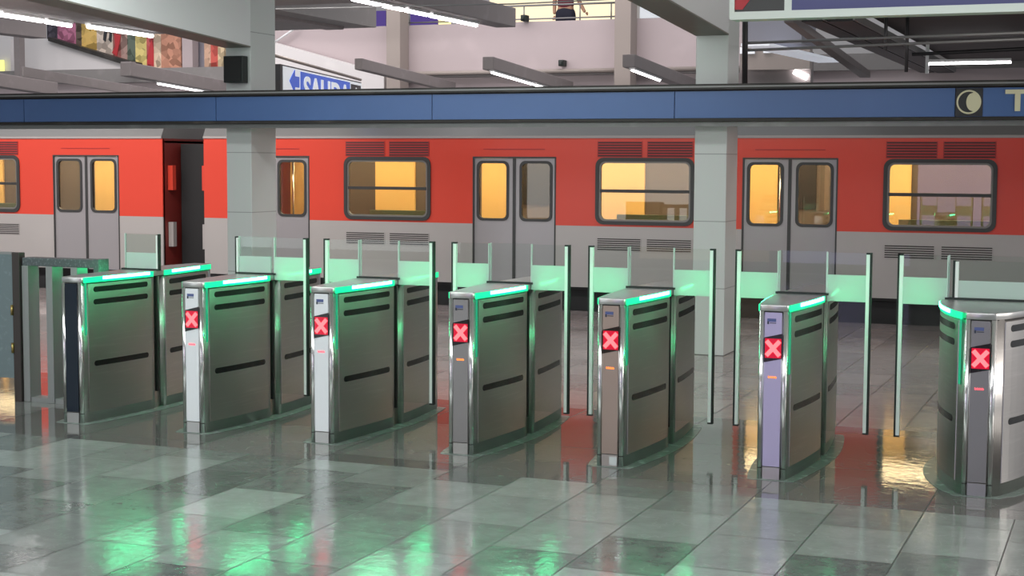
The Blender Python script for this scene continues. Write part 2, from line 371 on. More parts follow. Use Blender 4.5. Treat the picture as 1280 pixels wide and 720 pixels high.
fbuild(MB().box(-20, 3.4, 13.78, 14.60, fz0 - .055, fz0 - .03).box(-20, 3.4, 13.775, 13.79, fz0 - .075, fz0 - .03), 'soffit', M['soffit'])
# emblem
mx0, mx1 = atY(1194, 140, 13.69).x, atY(1228, 140, 13.69).x
ep = fbuild(MB().box(mx0, mx1, 13.693, 13.70, fz0 + .002, fz1 - .002), 'emblem_plate', M['ink'])
ec = atY(1211, 127.5, 13.69); R = (atY(1226.5, 127, 13.69).x - atY(1195.5, 127, 13.69).x) / 2
def disc(cx, cz, r, n=40): return [(cx + r * math.cos(2 * math.pi * k / n), cz + r * math.sin(2 * math.pi * k / n)) for k in range(n)]
b0 = Vector(bf.location)
e = MB().ringY([(x - b0.x, z - b0.z) for x, z in disc(ec.x, ec.z, R)], [(x - b0.x, z - b0.z) for x, z in disc(ec.x, ec.z, R * .86)], 13.688 - b0.y, 13.694 - b0.y).build('emblem_ring', M['cream'], ep)
# gibbous disc: right side of inner circle bounded on the left by a bulging arc
ri = R * .86; pts = []
for k in range(25):
    t = math.radians(-65 + 130 * k / 24); pts.append((ec.x + ri * math.cos(t), ec.z + ri * math.sin(t)))
xa, za = ri * math.cos(math.radians(65)), ri * math.sin(math.radians(65))
for k in range(1, 16):
    t = k / 16; z = za * (1 - 2 * t); pts.append((ec.x + xa - .66 * ri * math.sqrt(max(0, 1 - (2 * t - 1) ** 2)), ec.z + z))
pts = [(x - b0.x, z - b0.z) for x, z in pts]
MB().prismY(pts, 13.687 - b0.y, 13.694 - b0.y).build('emblem_moon', M['cream'], ep)
# lettering: the T that begins the station name (its rest lies past the frame)
t0 = atY(1256, 139, 13.69); t1 = atY(1256, 112, 13.69); hh = t1.z - t0.z; ww = .2
MB().box(t0.x - b0.x, t0.x + ww - b0.x, 13.688 - b0.y, 13.70 - b0.y, t1.z - hh * .2 - b0.z, t1.z - b0.z).box(t0.x + ww * .39 - b0.x, t0.x + ww * .61 - b0.x, 13.688 - b0.y, 13.70 - b0.y, t0.z - b0.z, t1.z - hh * .19 - b0.z).build('letter', M['cream'], bf)

# ------------------------------------------------------------------ turnstiles
LEN = 1.6
def wfun(y, w0, w1, pw=1.0):
    t = max(0, min(1, y / LEN)); return w0 + (w1 - w0) * math.sin(math.pi * t) ** pw
def outline(w0, w1, y0, y1, off=0., rf=.0, n=14, pw=1.0):
    L_ = []
    for k in range(n + 1):
        y = y0 + (y1 - y0) * k / n; L_.append((wfun(y, w0, w1, pw) + off, y))
    P = list(L_)
    if y0 <= 0.0001 and rf:
        P[0] = (P[0][0], rf); P = [(P[0][0] - rf, -off), (P[0][0] - rf * .3, rf * .3 - off)] + P
    if y1 >= LEN - .0001 and rf:
        P[-1] = (P[-1][0], LEN - rf); P = P + [(P[-1][0] - rf * .3, LEN - rf * .3 + off), (P[-1][0] - rf, LEN + off)]
    return P + [(-x, y) for x, y in reversed(P)]
def side_strip(mb, sgn, w0, w1, y0, y1, z0, z1, off, th=.004, n=10, pw=1.0, sm=False):
    a = []
    for k in range(n + 1):
        y = y0 + (y1 - y0) * k / n; a.append((sgn * (wfun(y, w0, w1, pw) + off), y))
    b = [(x - sgn * th, y) for x, y in a]
    poly = a + list(reversed(b))
    if sgn < 0: poly = list(reversed(poly))
    return mb.prism(poly, z0, z1)
def slot_strip(mb, sgn, w0, w1, y0, y1, zc_, h, off, pw=1.0):
    # rounded-end slot following the curved side
    r = h / 2; n = 14; ys = []
    for k in range(5): ys.append(y0 + r * (1 - math.cos(math.pi / 2 * k / 4)))
    for k in range(1, n): ys.append(y0 + r + (y1 - y0 - 2 * r) * k / n)
    for k in range(5): ys.append(y1 - r * (1 - math.sin(math.pi / 2 * k / 4)))
    vs = []
    for y in ys:
        d = min(y - y0, y1 - y); hh = r if d >= r else math.sqrt(max(0, r * r - (r - d) ** 2))
        hh = max(hh, .0012)
        X = sgn * (wfun(y, w0, w1, pw) + off)
        vs += [(X, y, zc_ - hh), (X, y, zc_ + hh), (X - sgn * .006, y, zc_ - hh), (X - sgn * .006, y, zc_ + hh)]
    fs = []
    m_ = len(ys)
    for k in range(m_ - 1):
        a = 4 * k; b = a + 4
        fs += [(a, b, b + 1, a + 1), (a + 2, a + 3, b + 3, b + 2), (a + 1, b + 1, b + 3, a + 3), (a, a + 2, b + 2, b)]
    fs += [(0, 1, 3, 2), (4 * m_ - 4, 4 * m_ - 2, 4 * m_ - 1, 4 * m_ - 3)]
    return mb.add(vs, fs)

cache = {}
def cached(key, fn, name, m, parent, bevel=0.):
    if key in cache:
        o = cache[key].copy(); o.name = name; C.objects.link(o); o.parent = parent; return o
    o = fn().build(name, m, parent, bevel); cache[key] = o; return o

def make_wing(root, sgn, x0, x1, key, name='glass_wing'):
    # fold-out glass wing: pane, frosted band, white edge strip in black profile
    def pane():
        return MB().box(min(sgn * x0, sgn * (x1 - .02)), max(sgn * x0, sgn * (x1 - .02)), .794, .806, .165, 1.25)
    wg = cached(key + 'pane', pane, name, M['glass'], root)
    a0, a1 = sorted((sgn * (x0 + .004), sgn * (x1 - .022)))
    cached(key + 'band', lambda: MB().box(a0, a1, .7925, .8075, .957, 1.116), 'frosted_band', M['frost'], wg)
    b0_, b1_ = sorted((sgn * (x1 - .032), sgn * (x1 - .010)))
    cached(key + 'strip', lambda: MB().box(b0_, b1_, .787, .813, .168, 1.243), 'edge_strip', M['post'], wg)
    c0, c1 = sorted((sgn * (x1 - .011), sgn * x1))
    cached(key + 'prof', lambda: MB().box(c0, c1, .785, .815, .158, 1.253).box(*sorted((sgn * (x1 - .033), sgn * x1)), .785, .815, 1.243, 1.253).box(*sorted((sgn * (x1 - .033), sgn * x1)), .785, .815, .158, .168), 'edge_profile', M['black'], wg)
    i0, i1 = sorted((sgn * x0, sgn * (x0 + .006)))
    cached(key + 'inner', lambda: MB().box(i0, i1, .792, .808, 1.0, 1.25), 'glass_edge', M['edge'], wg)
    return wg

def turnstile(X, label, wl=True, wr=True, retr=0, face='face_steel', cross=True, txt='txt_red', sticker=False, w1=.145, pw=1.0, lamps=(1, -1), key='n', panel=None, plate=True):
    w0 = .082
    root = empty('turnstile', (X, 8.583, 0)); tag(root, label, 'turnstile', 'row of turnstiles')
    K = key
    def shell():
        m = MB()
        m.prism(outline(w0, w1, 0, .745, -.004, .018, pw=pw), .0, .957, True)
        m.prism(outline(w0, w1, .855, LEN, -.004, .018, pw=pw), .0, .957, True)
        return m
    # front rounded corner only applies at the outer ends
    cached(K + 'body', shell, 'body', M['steel'], root)
    cached(K + 'core', lambda: MB().box(-w1 + .03, w1 - .03, .74, .86, .0, .957), 'wing_housing', M['kick'], root)
    cached(K + 'groove', lambda: MB().box(-w1 + .012, w1 - .012, .79, .81, .12, .95), 'wing_slot', M['dark'], root)
    cached(K + 'cap', lambda: MB().prism(outline(w0, w1, 0, LEN, .002, .02, n=24, pw=pw), .957, .993, True), 'top_cap', M['steel_cap'], root, .003)
    cached(K + 'seam', lambda: MB().prism(outline(w0, w1, 0, LEN, -.001, .02, n=24, pw=pw), .953, .958), 'cap_seam', M['dark'], root)
    for k_, s in enumerate((1, -1)):
        cached(K + 'col%d' % s, lambda s=s: MB().tube((s * (w0 - .017), .012, .0), (s * (w0 - .017), .012, .956), .0165, 14), 'corner_column', M['chrome'], root)
        cached(K + 'colb%d' % s, lambda s=s: MB().tube((s * (w0 - .017), .012, .0645), (s * (w0 - .017), .012, .0675), .0168, 14), 'column_seam', M['dark'], root)
        for nm, ya, yb in (('a', .062, .71), ('b', .885, 1.53)):
            sp_ = cached(K + 'sp%s%d' % (nm, s), lambda s=s, ya=ya, yb=yb: side_strip(MB(), s, w0, w1, ya, yb, .072, .944, .002, .005, pw=pw), 'side_panel', M['steel'], root)
            for z_ in (.905, .82, .40):
                cached(K + 'sl%s%d%.2f' % (nm, s, z_), lambda s=s, ya=ya, yb=yb, z_=z_: slot_strip(MB(), s, w0, w1, ya + .05, yb - .04, z_, .037, .0035, pw), 'sensor_slot', M['slot'], sp_)
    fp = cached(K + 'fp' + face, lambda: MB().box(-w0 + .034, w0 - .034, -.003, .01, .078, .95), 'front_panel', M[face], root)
    if face == 'face_dark': fp['label'] = 'dark smoked front panel'
    cached(K + 'kick', lambda: MB().box(-w0 + .034, w0 - .034, -.002, .01, .004, .072), 'kick_plate', M['steel_cap'], root)
    if plate:
        pl = cached(K + 'pl', lambda: MB().box(-.034, .016, -.0045, -.002, .898, .916), 'name_plate', M['plate'], root)
        cached(K + 'plm', lambda: MB().box(-.034, -.024, -.006, -.0025, .884, .9).box(-.02, .016, -.006, -.0025, .889, .893), 'plate_mark', M['plate_dk'], pl)
    if cross:
        # slanted black display with a glowing red cross
        d = cached(K + 'disp', lambda: MB().prismY([(-.050, .668), (.052, .692), (.052, .833), (-.050, .808)], -.007, -.001), 'display', M['disp'], root)
        cached(K + 'dred', lambda: MB().prismY([(-.044, .694), (.048, .694), (.048, .804), (-.044, .804)], -.0085, -.006), 'display_field', M['disp_red'], d)
        def cr():
            m = MB(); cx, cz, L_, t = .002, .749, .056, .012
            for s in (1, -1):
                dx, dz = math.cos(s * math.radians(48)), math.sin(s * math.radians(48))
                nx, nz = -dz, dx
                m.prismY([(cx - dx * L_ + nx * -t, cz - dz * L_ + nz * -t), (cx + dx * L_ + nx * -t, cz + dz * L_ + nz * -t),
                          (cx + dx * L_ + nx * t, cz + dz * L_ + nz * t), (cx - dx * L_ + nx * t, cz - dz * L_ + nz * t)], -.0115 - .0005 * s, -.008)
            return m
        cached(K + 'cross', cr, 'red_cross', M['cross'], d)
        def tx():
            m = MB()
            for k in range(4):
                x = -.024 + k * .0125
                m.box(x, x + .0095, -.0055, -.001, .580, .588); m.box(x, x + .003, -.0055, -.001, .588, .592)
            return m
        cached(K + 'txt' + txt, tx, 'status_text', M[txt], root)
    if sticker: cached(K + 'stk', lambda: MB().box(.0, .045, -.006, -.001, .012, .062), 'sticker', M['sticker'], root)
    for s in lamps:
        ln = cached(K + 'lens%d' % s, lambda s=s: side_strip(MB(), s, w0, w1, .022, .735, .954, .991, .006, .006, pw=pw), 'light_lens', M['lens'], root)
        cached(K + 'led%d' % s, lambda s=s: side_strip(MB(), s, w0, w1, .20, .69, .970, .9895, .0095, .005, pw=pw), 'led_bar', M['led'], ln)
        l2 = cached(K + 'lensb%d' % s, lambda s=s: side_strip(MB(), s, w0, w1, .87, LEN - .03, .954, .991, .006, .006, pw=pw), 'light_lens', M['lens'], root)
        cached(K + 'ledb%d' % s, lambda s=s: side_strip(MB(), s, w0, w1, .97, LEN - .22, .970, .9895, .0095, .005, pw=pw), 'led_bar', M['led'], l2)
        cached(K + 'guide%d' % s, lambda s=s: side_strip(MB(), s, w0, w1, .036, .050, .60, .952, .0015, .006, n=2, pw=pw), 'corner_strip', M['guide'], root)  # thin green emissive strip on the side next to the front corner
    # fixed pane on top with its base rail
    p0, p1 = panel or (-.147, .147)
    cached(K + 'rail', lambda: MB().box(p0 - .014, p1 + .014, .785, .815, .991, 1.004), 'pane_rail', M['black'], root)
    pn = cached(K + 'pane', lambda: MB().box(p0, p1, .812, .822, 1.0, 1.253), 'fixed_pane', M['glass'], root)
    cached(K + 'pe', lambda: MB().box(p0, p0 + .007, .8095, .8245, 1.0, 1.253), 'glass_edge', M['edge'], pn); cached(K + 'pf', lambda: MB().box(p1 - .007, p1, .8095, .8245, 1.0, 1.253), 'glass_edge', M['edge'], pn)
    if wr: make_wing(root, 1, .147, .414, 'w1')
    if wl: make_wing(root, -1, .147, .414, 'w-1')
    if retr:   # a wing withdrawn into the cabinet, standing behind the fixed pane
        def rp(): return MB().box(-.125, .135, .794, .806, 1.002, 1.25)
        s = retr; a0, a1 = sorted((s * -.125, s * .137))
        wg = MB().box(a0, a1, .794, .806, 1.004, 1.25).build('retracted_wing', M['glass'], root)
        MB().box(*sorted((s * -.12, s * .135)), .7925, .8075, 1.004, 1.116).build('frosted_band', M['frost'], wg)
        MB().box(*sorted((s * .137, s * .153)), .787, .813, 1.004, 1.243).build('edge_strip', M['post'], wg)
        MB().box(*sorted((s * .152, s * .161)), .785, .815, 1.004, 1.253).build('edge_profile', M['black'], wg)
    # pale grout ring where the cabinet is bedded on the floor
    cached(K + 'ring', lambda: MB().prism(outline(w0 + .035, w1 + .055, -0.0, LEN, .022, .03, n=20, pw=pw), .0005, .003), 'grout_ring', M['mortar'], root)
    return root

TX = [-6.632, -5.676, -4.721, -3.765, -2.810, -1.854]
turnstile(TX[0], 'leftmost turnstile beside the grey fence, dark front panel without a red cross', wl=False, wr=False, retr=1, face='face_dark', cross=False, plate=False)
turnstile(TX[1], 'second turnstile from the left, its left glass wing drawn in and open lane beside it', wl=False, wr=True, retr=-1, face='face_refl_white')
turnstile(TX[2], 'third turnstile from the left, steel cabinet with both glass wings out', face='face_refl_white', txt='txt_red')
turnstile(TX[3], 'fourth turnstile from the left, in the middle of the row, orange status text', face='face_refl_grey', txt='txt_amber')
turnstile(TX[4], 'fifth turnstile from the left with a pale sticker at its foot', face='face_refl_bronze', txt='txt_amber', sticker=True)
turnstile(TX[5], 'sixth turnstile from the left, directly left of the broad one at the right edge', face='face_refl_lilac', txt='txt_amber')
t7 = turnstile(-.737, 'broad turnstile cut by the right edge, with a wide glass pane on top', wl=False, wr=False, w1=.29, pw=.8, lamps=(-1,), key='b', panel=(-.262, .262), face='face_refl_grey', txt='txt_red')
# its left wing and its withdrawn wide wing
make_wing(t7, -1, .262, .552, 'bw')
wg = MB().box(-.225, .24, .794, .806, 1.006, 1.222).build('retracted_wing', M['glass'], t7)
MB().box(-.205, .24, .7925, .8075, 1.006, 1.105).build('frosted_band', M['frost'], wg)
MB().box(-.222, -.203, .787, .813, 1.006, 1.215).build('edge_strip', M['post'], wg)
MB().box(-.235, -.222, .785, .815, 1.004, 1.222).build('edge_profile', M['black'], wg)

# ------------------------------------------------------------------ fence at the left
fn = empty('fence', (-7.2, 9.25, 0)); tag(fn, 'grey metal fence of wide upright channels left of the leftmost turnstile', 'fence')
def lb(mb, n, m, par, **k): return fbuild(mb, n, m, par, **k)
xl = atY(30, 400, 9.25).x; xr = -6.92; xg = atY(25, 400, 9.2).x + .012
lb(MB().box(xg, xr, 9.22, 9.34, 1.005, 1.065), 'top_rail', M['fence_d'], fn, bevel=.004)
for px in (28, 58, 89):
    x = atY(px, 400, 9.22).x
    lb(MB().box(x, x + .058, 9.22, 9.345, .0, 1.005), 'upright', M['fence'], fn, bevel=.003)
lb(MB().box(xg, xr, 9.23, 9.33, .0, .035), 'bottom_rail', M['fence'], fn)
lb(MB().box(xr - .005, xr + .04, 9.22, 9.34, .0, 1.068), 'end_post', M['fence_d'], fn)
gt = empty('gate', (-7.6, 9.2, 0)); tag(gt, 'blue grey sheet metal gate leaf at the left edge hung on a dark post', 'gate')
x0, x1 = atY(16, 400, 9.2).x, atY(25, 400, 9.2).x
lb(MB().box(x0, x1, 9.2, 9.27, 0, 1.10), 'post', M['fpost'], gt, bevel=.004)
lf = lb(MB().box(x0 - .62, x0 - .004, 9.21, 9.24, .17, 1.10), 'leaf', M['sheet'], gt)
fbuild(MB().box(x0 - .62, x0 - .004, 9.205, 9.245, 1.085, 1.102), 'leaf_edge', M['fence'], gt)
for z in (.36, .64):
    hz = MB().tube((x0 - .002 + 7.6, -.004, z), (x0 - .002 + 7.6, -.004, z + .075), .011, 10).build('hinge', M['brass'], gt)

# ------------------------------------------------------------------ train
TY = 17.6; TD = 2.3; ZB, ZM, ZR = .285, 1.022, 2.07
def train_car(x0, x1, wins, doors, label, yel, end_side=None):
    root = empty('train_car', ((x0 + x1) / 2, TY + TD / 2, -1.0)); tag(root, label, 'train', 'two coupled metro cars')
    B = Vector(root.location)
    def bb(mb, n, m, par=root, **k):
        mb.v = [tuple(Vector(v) - B) for v in mb.v]; return mb.build(n, m, par, **k)
    # openings (x0,x1,z0,z1) in side plane
    WZ0, WZ1 = 1.075, 1.808
    ops = [(c - .575, c + .575, WZ0 + .01, WZ1 - .01) for c in wins]
    dops = [(c - .535, c + .535, ZB, 1.83) for c in doors]
    xs = sorted(set([x0, x1] + [q for o_ in ops + dops for q in o_[:2] if x0 < q < x1]))
    red = MB(); gry = MB()
    for a, b in zip(xs[:-1], xs[1:]):
        mid = (a + b) / 2
        w_ = [o_ for o_ in ops if o_[0] <= mid <= o_[1]]; d_ = [o_ for o_ in dops if o_[0] <= mid <= o_[1]]
        if w_:
            red.box(a, b, TY, TY + .05, ZM, w_[0][2]); red.box(a, b, TY, TY + .05, w_[0][3], ZR)
        elif d_: red.box(a, b, TY, TY + .05, 1.83, ZR)
        else: red.box(a, b, TY, TY + .05, ZM, ZR)
    bb(red, 'upper_side', M['red'])
    cuts = [x0] + [q for o_ in sorted(dops) for q in o_[:2]] + [x1]
    for a, b in zip(cuts[::2], cuts[1::2]):
        if b > a: bb(MB().box(a, b, TY, TY + .05, ZB, ZM), 'lower_side', M['tgrey'])
    # roof, curved
    prof = [(TY - .01, ZR), (TY - .012, ZR + .03), (TY + .05, ZR + .14), (TY + .25, ZR + .22), (TY + .8, ZR + .28), (TY + TD / 2, ZR + .3),
            (TY + TD - .8, ZR + .28), (TY + TD - .25, ZR + .22), (TY + TD - .05, ZR + .14), (TY + TD, ZR)]
    n = len(prof); m_ = MB(); vs = [(x, y, z) for x in (x0, x1) for y, z in prof]
    m_.add(vs, [(i, i + 1, n + i + 1, n + i) for i in range(n - 1)] + [tuple(range(n)), tuple(range(2 * n - 1, n - 1, -1)), (0, n, 2 * n - 1, n - 1)])
    bb(m_, 'roof', M['roof'])
    bb(MB().box(x0, x1, TY - .018, TY, ZR - .002, ZR + .028), 'gutter', M['roofline'])
    bb(MB().box(x0 + .1, x1 - .1, TY + .1, TY + TD - .1, -.55, ZB - .03).box(x0, x1, TY + .02, TY + TD, ZB - .03, ZB), 'underframe', M['under'])
    nb = int((x1 - x0) / 6) + 1
    for k in range(nb):
        bx = x0 + (x1 - x0) * (k + .5) / nb
        bg = bb(MB().box(bx - 1.2, bx + 1.2, TY + .03, TY + .12, -.5, -.1), 'bogie', M['under'])
        for q in (-.75, .75):
            bb(MB().tube((bx + q, TY + .2, -.5), (bx + q, TY + .35, -.5), .42, 22), 'wheel', M['kick'], bg)
    # windows
    for c in wins:
        oo, ii = rrect(c - .605, c + .605, WZ0 - .03, WZ1 + .03, .10), rrect(c - .562, c + .562, WZ0 + .012, WZ1 - .012, .075)
        i2 = rrect(c - .54, c + .54, WZ0 + .034, WZ1 - .034, .06)
        f = bb(MB().ringY(oo, ii, TY - .018, TY + .03), 'window', M['trim_dk'])
        bb(MB().ringY(ii, i2, TY - .008, TY + .03), 'window_frame', M['trim_gr'], f)
        bb(MB().box(c - .55, c + .55, TY - .01, TY + .03, 1.425, 1.463).box(c - .55, c + .55, TY - .012, TY + .02, 1.436, 1.441), 'transom', M['trim_dk'], f)
        bb(MB().box(c - .55, c + .55, TY + .01, TY + .016, WZ0 + .02, WZ1 - .02), 'pane', M['tglass'], f)
        for (z0, z1, nn, mm, base) in ((1.845, 2.03, 6, 'louv_d', 'louv_r'), (.735, .885, 6, 'louv_d', 'tgrey')):
            for s0, s1 in ((c - .585, c - .03), (c + .03, c + .585)):
                fr = bb(MB().box(s0, s1, TY - .006, TY, z0, z1), 'louvre', M[base])
                mb = MB()
                for q in range(nn):
                    zz = z0 + (z1 - z0) * (q + .5) / nn
                    mb.box(s0 + .01, s1 - .01, TY - .009, TY - .003, zz - .006, zz + .006)
                bb(mb, 'louvre_slits', M[mm], fr)
    for c in doors:
        for s in (-1, 1):
            a, b = sorted((c + s * .018, c + s * .53))
            pa, pb_ = (c - .475, c - .09) if s < 0 else (c + .09, c + .475)
            w0z, w1z = 1.082, 1.775
            leaf = MB()
            leaf.box(a, pa, TY + .015, TY + .04, ZB, 1.825); leaf.box(pb_, b, TY + .015, TY + .04, ZB, 1.825)
            leaf.box(pa, pb_, TY + .015, TY + .04, ZB, w0z); leaf.box(pa, pb_, TY + .015, TY + .04, w1z, 1.825)
            d = bb(leaf, 'door', M['tdoor'])
            bb(MB().ringY(rrect(pa - .02, pb_ + .02, w0z - .02, w1z + .02, .075), rrect(pa + .012, pb_ - .012, w0z + .012, w1z - .012, .055), TY + .004, TY + .045), 'door_window_frame', M['trim_dk'], d)
            bb(MB().box(pa, pb_, TY + .024, TY + .03, w0z, w1z), 'door_pane', M['tglass'], d)
        bb(MB().box(c - .018, c + .018, TY + .005, TY + .05, ZB, 1.825), 'door_seal', M['trim_dk'])
        bb(MB().ringY([(c - .545, ZB), (c + .545, ZB), (c + .545, 1.845), (c - .545, 1.845)], [(c - .528, ZB + .001), (c + .528, ZB + .001), (c + .528, 1.826), (c - .528, 1.826)], TY - .004, TY + .05), 'door_frame', M['trim_dk'])
        bb(MB().box(c - .4, c + .4, TY - .006, TY, 1.93, 1.94), 'drip_rail', M['louv_r'])
    # interior
    yb = TY + TD
    bb(MB().box(x0, x1, yb - .08, yb, ZB, ZR), 'far_wall', M['brown'])
    ym = MB()
    for a, b in yel: ym.box(max(a, x0), min(b, x1), yb - .12, yb - .07, ZB, 1.98)
    if ym.v: bb(ym, 'yellow_panel', M['yellow'])
    fwn = MB()
    for c in wins: fwn.box(c + .75, c + 1.6, yb - .10, yb - .075, 1.2, 1.8)
    if fwn.v: bb(fwn, 'far_window', M['trim_dk'])
    bb(MB().box(x0, x1, TY + .06, yb, ZR - .06, ZR - .03), 'inner_ceiling', M['tceil'])
    bb(MB().box(x0, x1, TY + .02, yb, ZB, ZB + .03), 'inner_floor', M['brown'])
    bb(MB().box(x0, x0 + .05, TY + .02, yb, ZB, ZR), 'end_wall', M['endred']); bb(MB().box(x1 - .05, x1, TY + .02, yb, ZB, ZR), 'end_wall', M['endred'])
    bb(MB().box(x0 + .3, x1 - .3, TY + .55, TY + .67, ZR - .085, ZR - .06).box(x0 + .3, x1 - .3, TY + 1.6, TY + 1.72, ZR - .085, ZR - .06), 'ceiling_lamp', M['tlamp'])
    for c in doors:
        for q in (-.35, .35):
            bb(MB().tube((c + q, TY + 1.15, ZB + .03), (c + q, TY + 1.15, ZR - .06), .014, 8), 'grab_pole', M['chrome'])
    for c in wins:
        bb(MB().box(c - .5, c + .5, TY + .15, TY + .5, ZB + .03, .72).box(c - .5, c + .5, TY + .5, TY + .55, ZB + .03, 1.15).box(c - .5, c + .5, yb - .5, yb - .12, ZB + .03, .72), 'seat', M['seat'])
    return root
PER = 3.372; D0 = -7.02
doorsR = [D0 + PER * k for k in range(-1, 3)]; winsR = [-5.365 + PER * k for k in range(-1, 3)]
def yx(a, b, Y=19.8): return (atY(a, 240, Y).x, atY(b, 240, Y).x)
yelR = [yx(355, 386), yx(470, 519), yx(603, 634), yx(748, 806), yx(928, 972), yx(1112, 1139), (1.0, 2.0)]
train_car(-11.43, 4.0, winsR, doorsR, 'red and grey metro car filling the platform side behind the turnstiles', yelR)
yelL = [yx(66, 74), yx(120, 147), (-20, -19), yx(0, 5)]
train_car(-24.0, -12.08, [-14.435 - .6 - PER * k for k in range(0, 3)], [-13.32 - PER * k for k in range(0, 3)],
          'red and grey metro car at the left, ahead of the dark coupling gap', yelL)
# coupling gap: inner corner handles and dark gangway
gp = empty('coupler_gangway', (-11.75, 19, -.5)); tag(gp, 'dark gangway and coupler in the gap between the two metro cars', 'train coupling')
def gb(mb, n, m): mb.v = [tuple(Vector(v) - Vector(gp.location)) for v in mb.v]; return mb.build(n, m, gp)
gb(MB().box(-12.02, -11.49, 17.95, 19.2, -.2, 2.0), 'gangway_bellows', M['under'])
gb(MB().tube((-12.02, 17.9, .1), (-11.49, 17.9, .1), .07, 12), 'coupler_bar', M['under'])
for z in (1.38, .62): gb(MB().box(-12.075, -12.0, 17.72, 17.80, z, z + .33), 'corner_guard', M['red'] if z > 1 else M['tgrey'])
for z in (1.38, .60): gb(MB().box(-11.50, -11.435, 17.66, 17.74, z, z + .33), 'corner_guard', M['red'] if z > 1 else M['tgrey'])

# ------------------------------------------------------------------ upper level beyond the tracks
WY = 24.0
ztop = atY(600, 29, WY).z; zbot = atY(600, 88, WY).z
def wallbox(px0, px1, z0, z1, Y, th, name, m, **k):
    x0, x1 = atY(px0, 60, Y).x, atY(px1, 60, Y).x
    return MB().box(x0, x1, Y, Y + th, z0, z1).build(name, m, **k)
o = MB().box(-30, 8, WY + .25, WY + .45, -1.3, zbot + .02).build('wall_back', M['pink']); tag(o, kind='structure')
# parapet pieces
for k, (a, b) in enumerate(((300, 483), (505, 768), (795, 935))):
    o = wallbox(a, b, zbot, ztop, WY, .15, 'wall_parapet', M['pink']); tag(o, kind='structure')
xa, xb = atY(300, 60, WY - .1).x, atY(935, 60, WY - .1).x
o = MB().tube((xa, WY - .08, zbot - .04), (xb, WY - .08, zbot - .04), .035, 10).build('pipe', M['taupe']); tag(o, 'thick horizontal pipe running below the pink parapet', 'pipe')
mf = ztop - .62
o = MB().box(-30, 8, WY + .1, 31, mf - .25, mf).build('floor_mezzanine', M['concrete_d']); tag(o, kind='structure')
o = MB().box(-30, 8, 30.8, 31, mf, 9).build('wall_upper', M['palew']); tag(o, kind='structure')
# columns in front of the parapet
for k, (a, b) in enumerate(((483, 500), (768, 788))):
    x0, x1 = atY(a, 60, WY - .35).x, atY(b, 60, WY - .35).x
    o = MB().box(x0, x1, WY - .35, WY - .02, -1, 6.5).build('column', M['taupe'], origin=((x0 + x1) / 2, WY - .2, -1))
    tag(o, ['taupe column in front of the pink parapet, left of centre', 'taupe column in front of the pink parapet, nearer the right pillar'][k], 'column', 'upper level columns')
# purple banners, yellow board
def board(px0, py0, px1, py1, Y, th, name, m, label=None, cat=None, group=None, zb=None):
    a = atY(px0, py0, Y); b = atY(px1, py1, Y)
    if zb is not None: b.z = zb
    o = MB().box(a.x, b.x, Y, Y + th, b.z, a.z).build(name, m, origin=((a.x + b.x) / 2, Y, b.z)) if label else MB().box(a.x, b.x, Y, Y + th, b.z, a.z).build(name, m)
    if label: tag(o, label, cat, group)
    else: tag(o, kind='structure')
    return o
board(428, 15, 482, 37, 26, .06, 'banner', M['purple'], 'purple banner left of the left taupe column', 'banner', 'purple banners', zb=mf)
board(512, 13, 552, 34, 26, .06, 'banner', M['purple'], 'purple banner right of the left taupe column beside a yellow sign', 'banner', 'purple banners', zb=mf)
board(548, 10, 562, 34, 25.8, .06, 'lit_sign', mat('yellow_sign', (.8, .7, .2), .5, emi=(1, .85, .4), es=.9), 'small yellow lit sign behind the parapet rail', 'sign', zb=mf)
board(612, -14, 770, 34, 27.5, .3, 'shop_front', M['shoplit'], 'cream lit shop front behind the person on the upper level', 'shop front', zb=mf)
board(800, -10, 828, 24, 27.5, .3, 'light_box', M['signwhite'], 'white lit panel on the upper level right of the right taupe column', 'panel', zb=mf)
# handrail on parapet
hr = empty('handrail', (atY(640, 20, WY).x, WY + .08, ztop)); tag(hr, 'thin steel handrail along the top of the pink parapet', 'handrail')
Bh = Vector(hr.location)
for dz, r in ((.05, .012), (.27, .016)):
    MB().tube(Vector((atY(506, 20, WY).x, WY + .08, ztop + dz)) - Bh, Vector((atY(768, 20, WY).x, WY + .08, ztop + dz)) - Bh, r, 8).build('rail', M['pipe'], hr)
for px in (512, 575, 655, 725, 764):
    x = atY(px, 20, WY + .08).x
    MB().tube(Vector((x, WY + .08, ztop)) - Bh, Vector((x, WY + .08, ztop + .27)) - Bh, .012, 8).build('rail_post', M['pipe'], hr)
for px, py in ((447, 26), (655, 23)):
    a = atY(px, py, WY - .02)
for k, (px, py) in enumerate(((703, 79), (656, 17))):
    a = atY(px, py, WY - .08)
    if k: a.z = ztop + .05; a.y += .1
    o = MB().box(a.x - .045, a.x + .045, WY - .16, WY + .01, a.z - .05, a.z + .05).box(a.x - .03, a.x + .03, WY - .19, WY - .15, a.z - .03, a.z + .03).build('security_camera', M['black'], bevel=.01, origin=(a.x, WY - .08, a.z - .05))
    tag(o, ['small black box camera at the foot of the pink parapet', 'small black box camera on top of the parapet by the long beam'][k], 'camera', 'small black cameras')

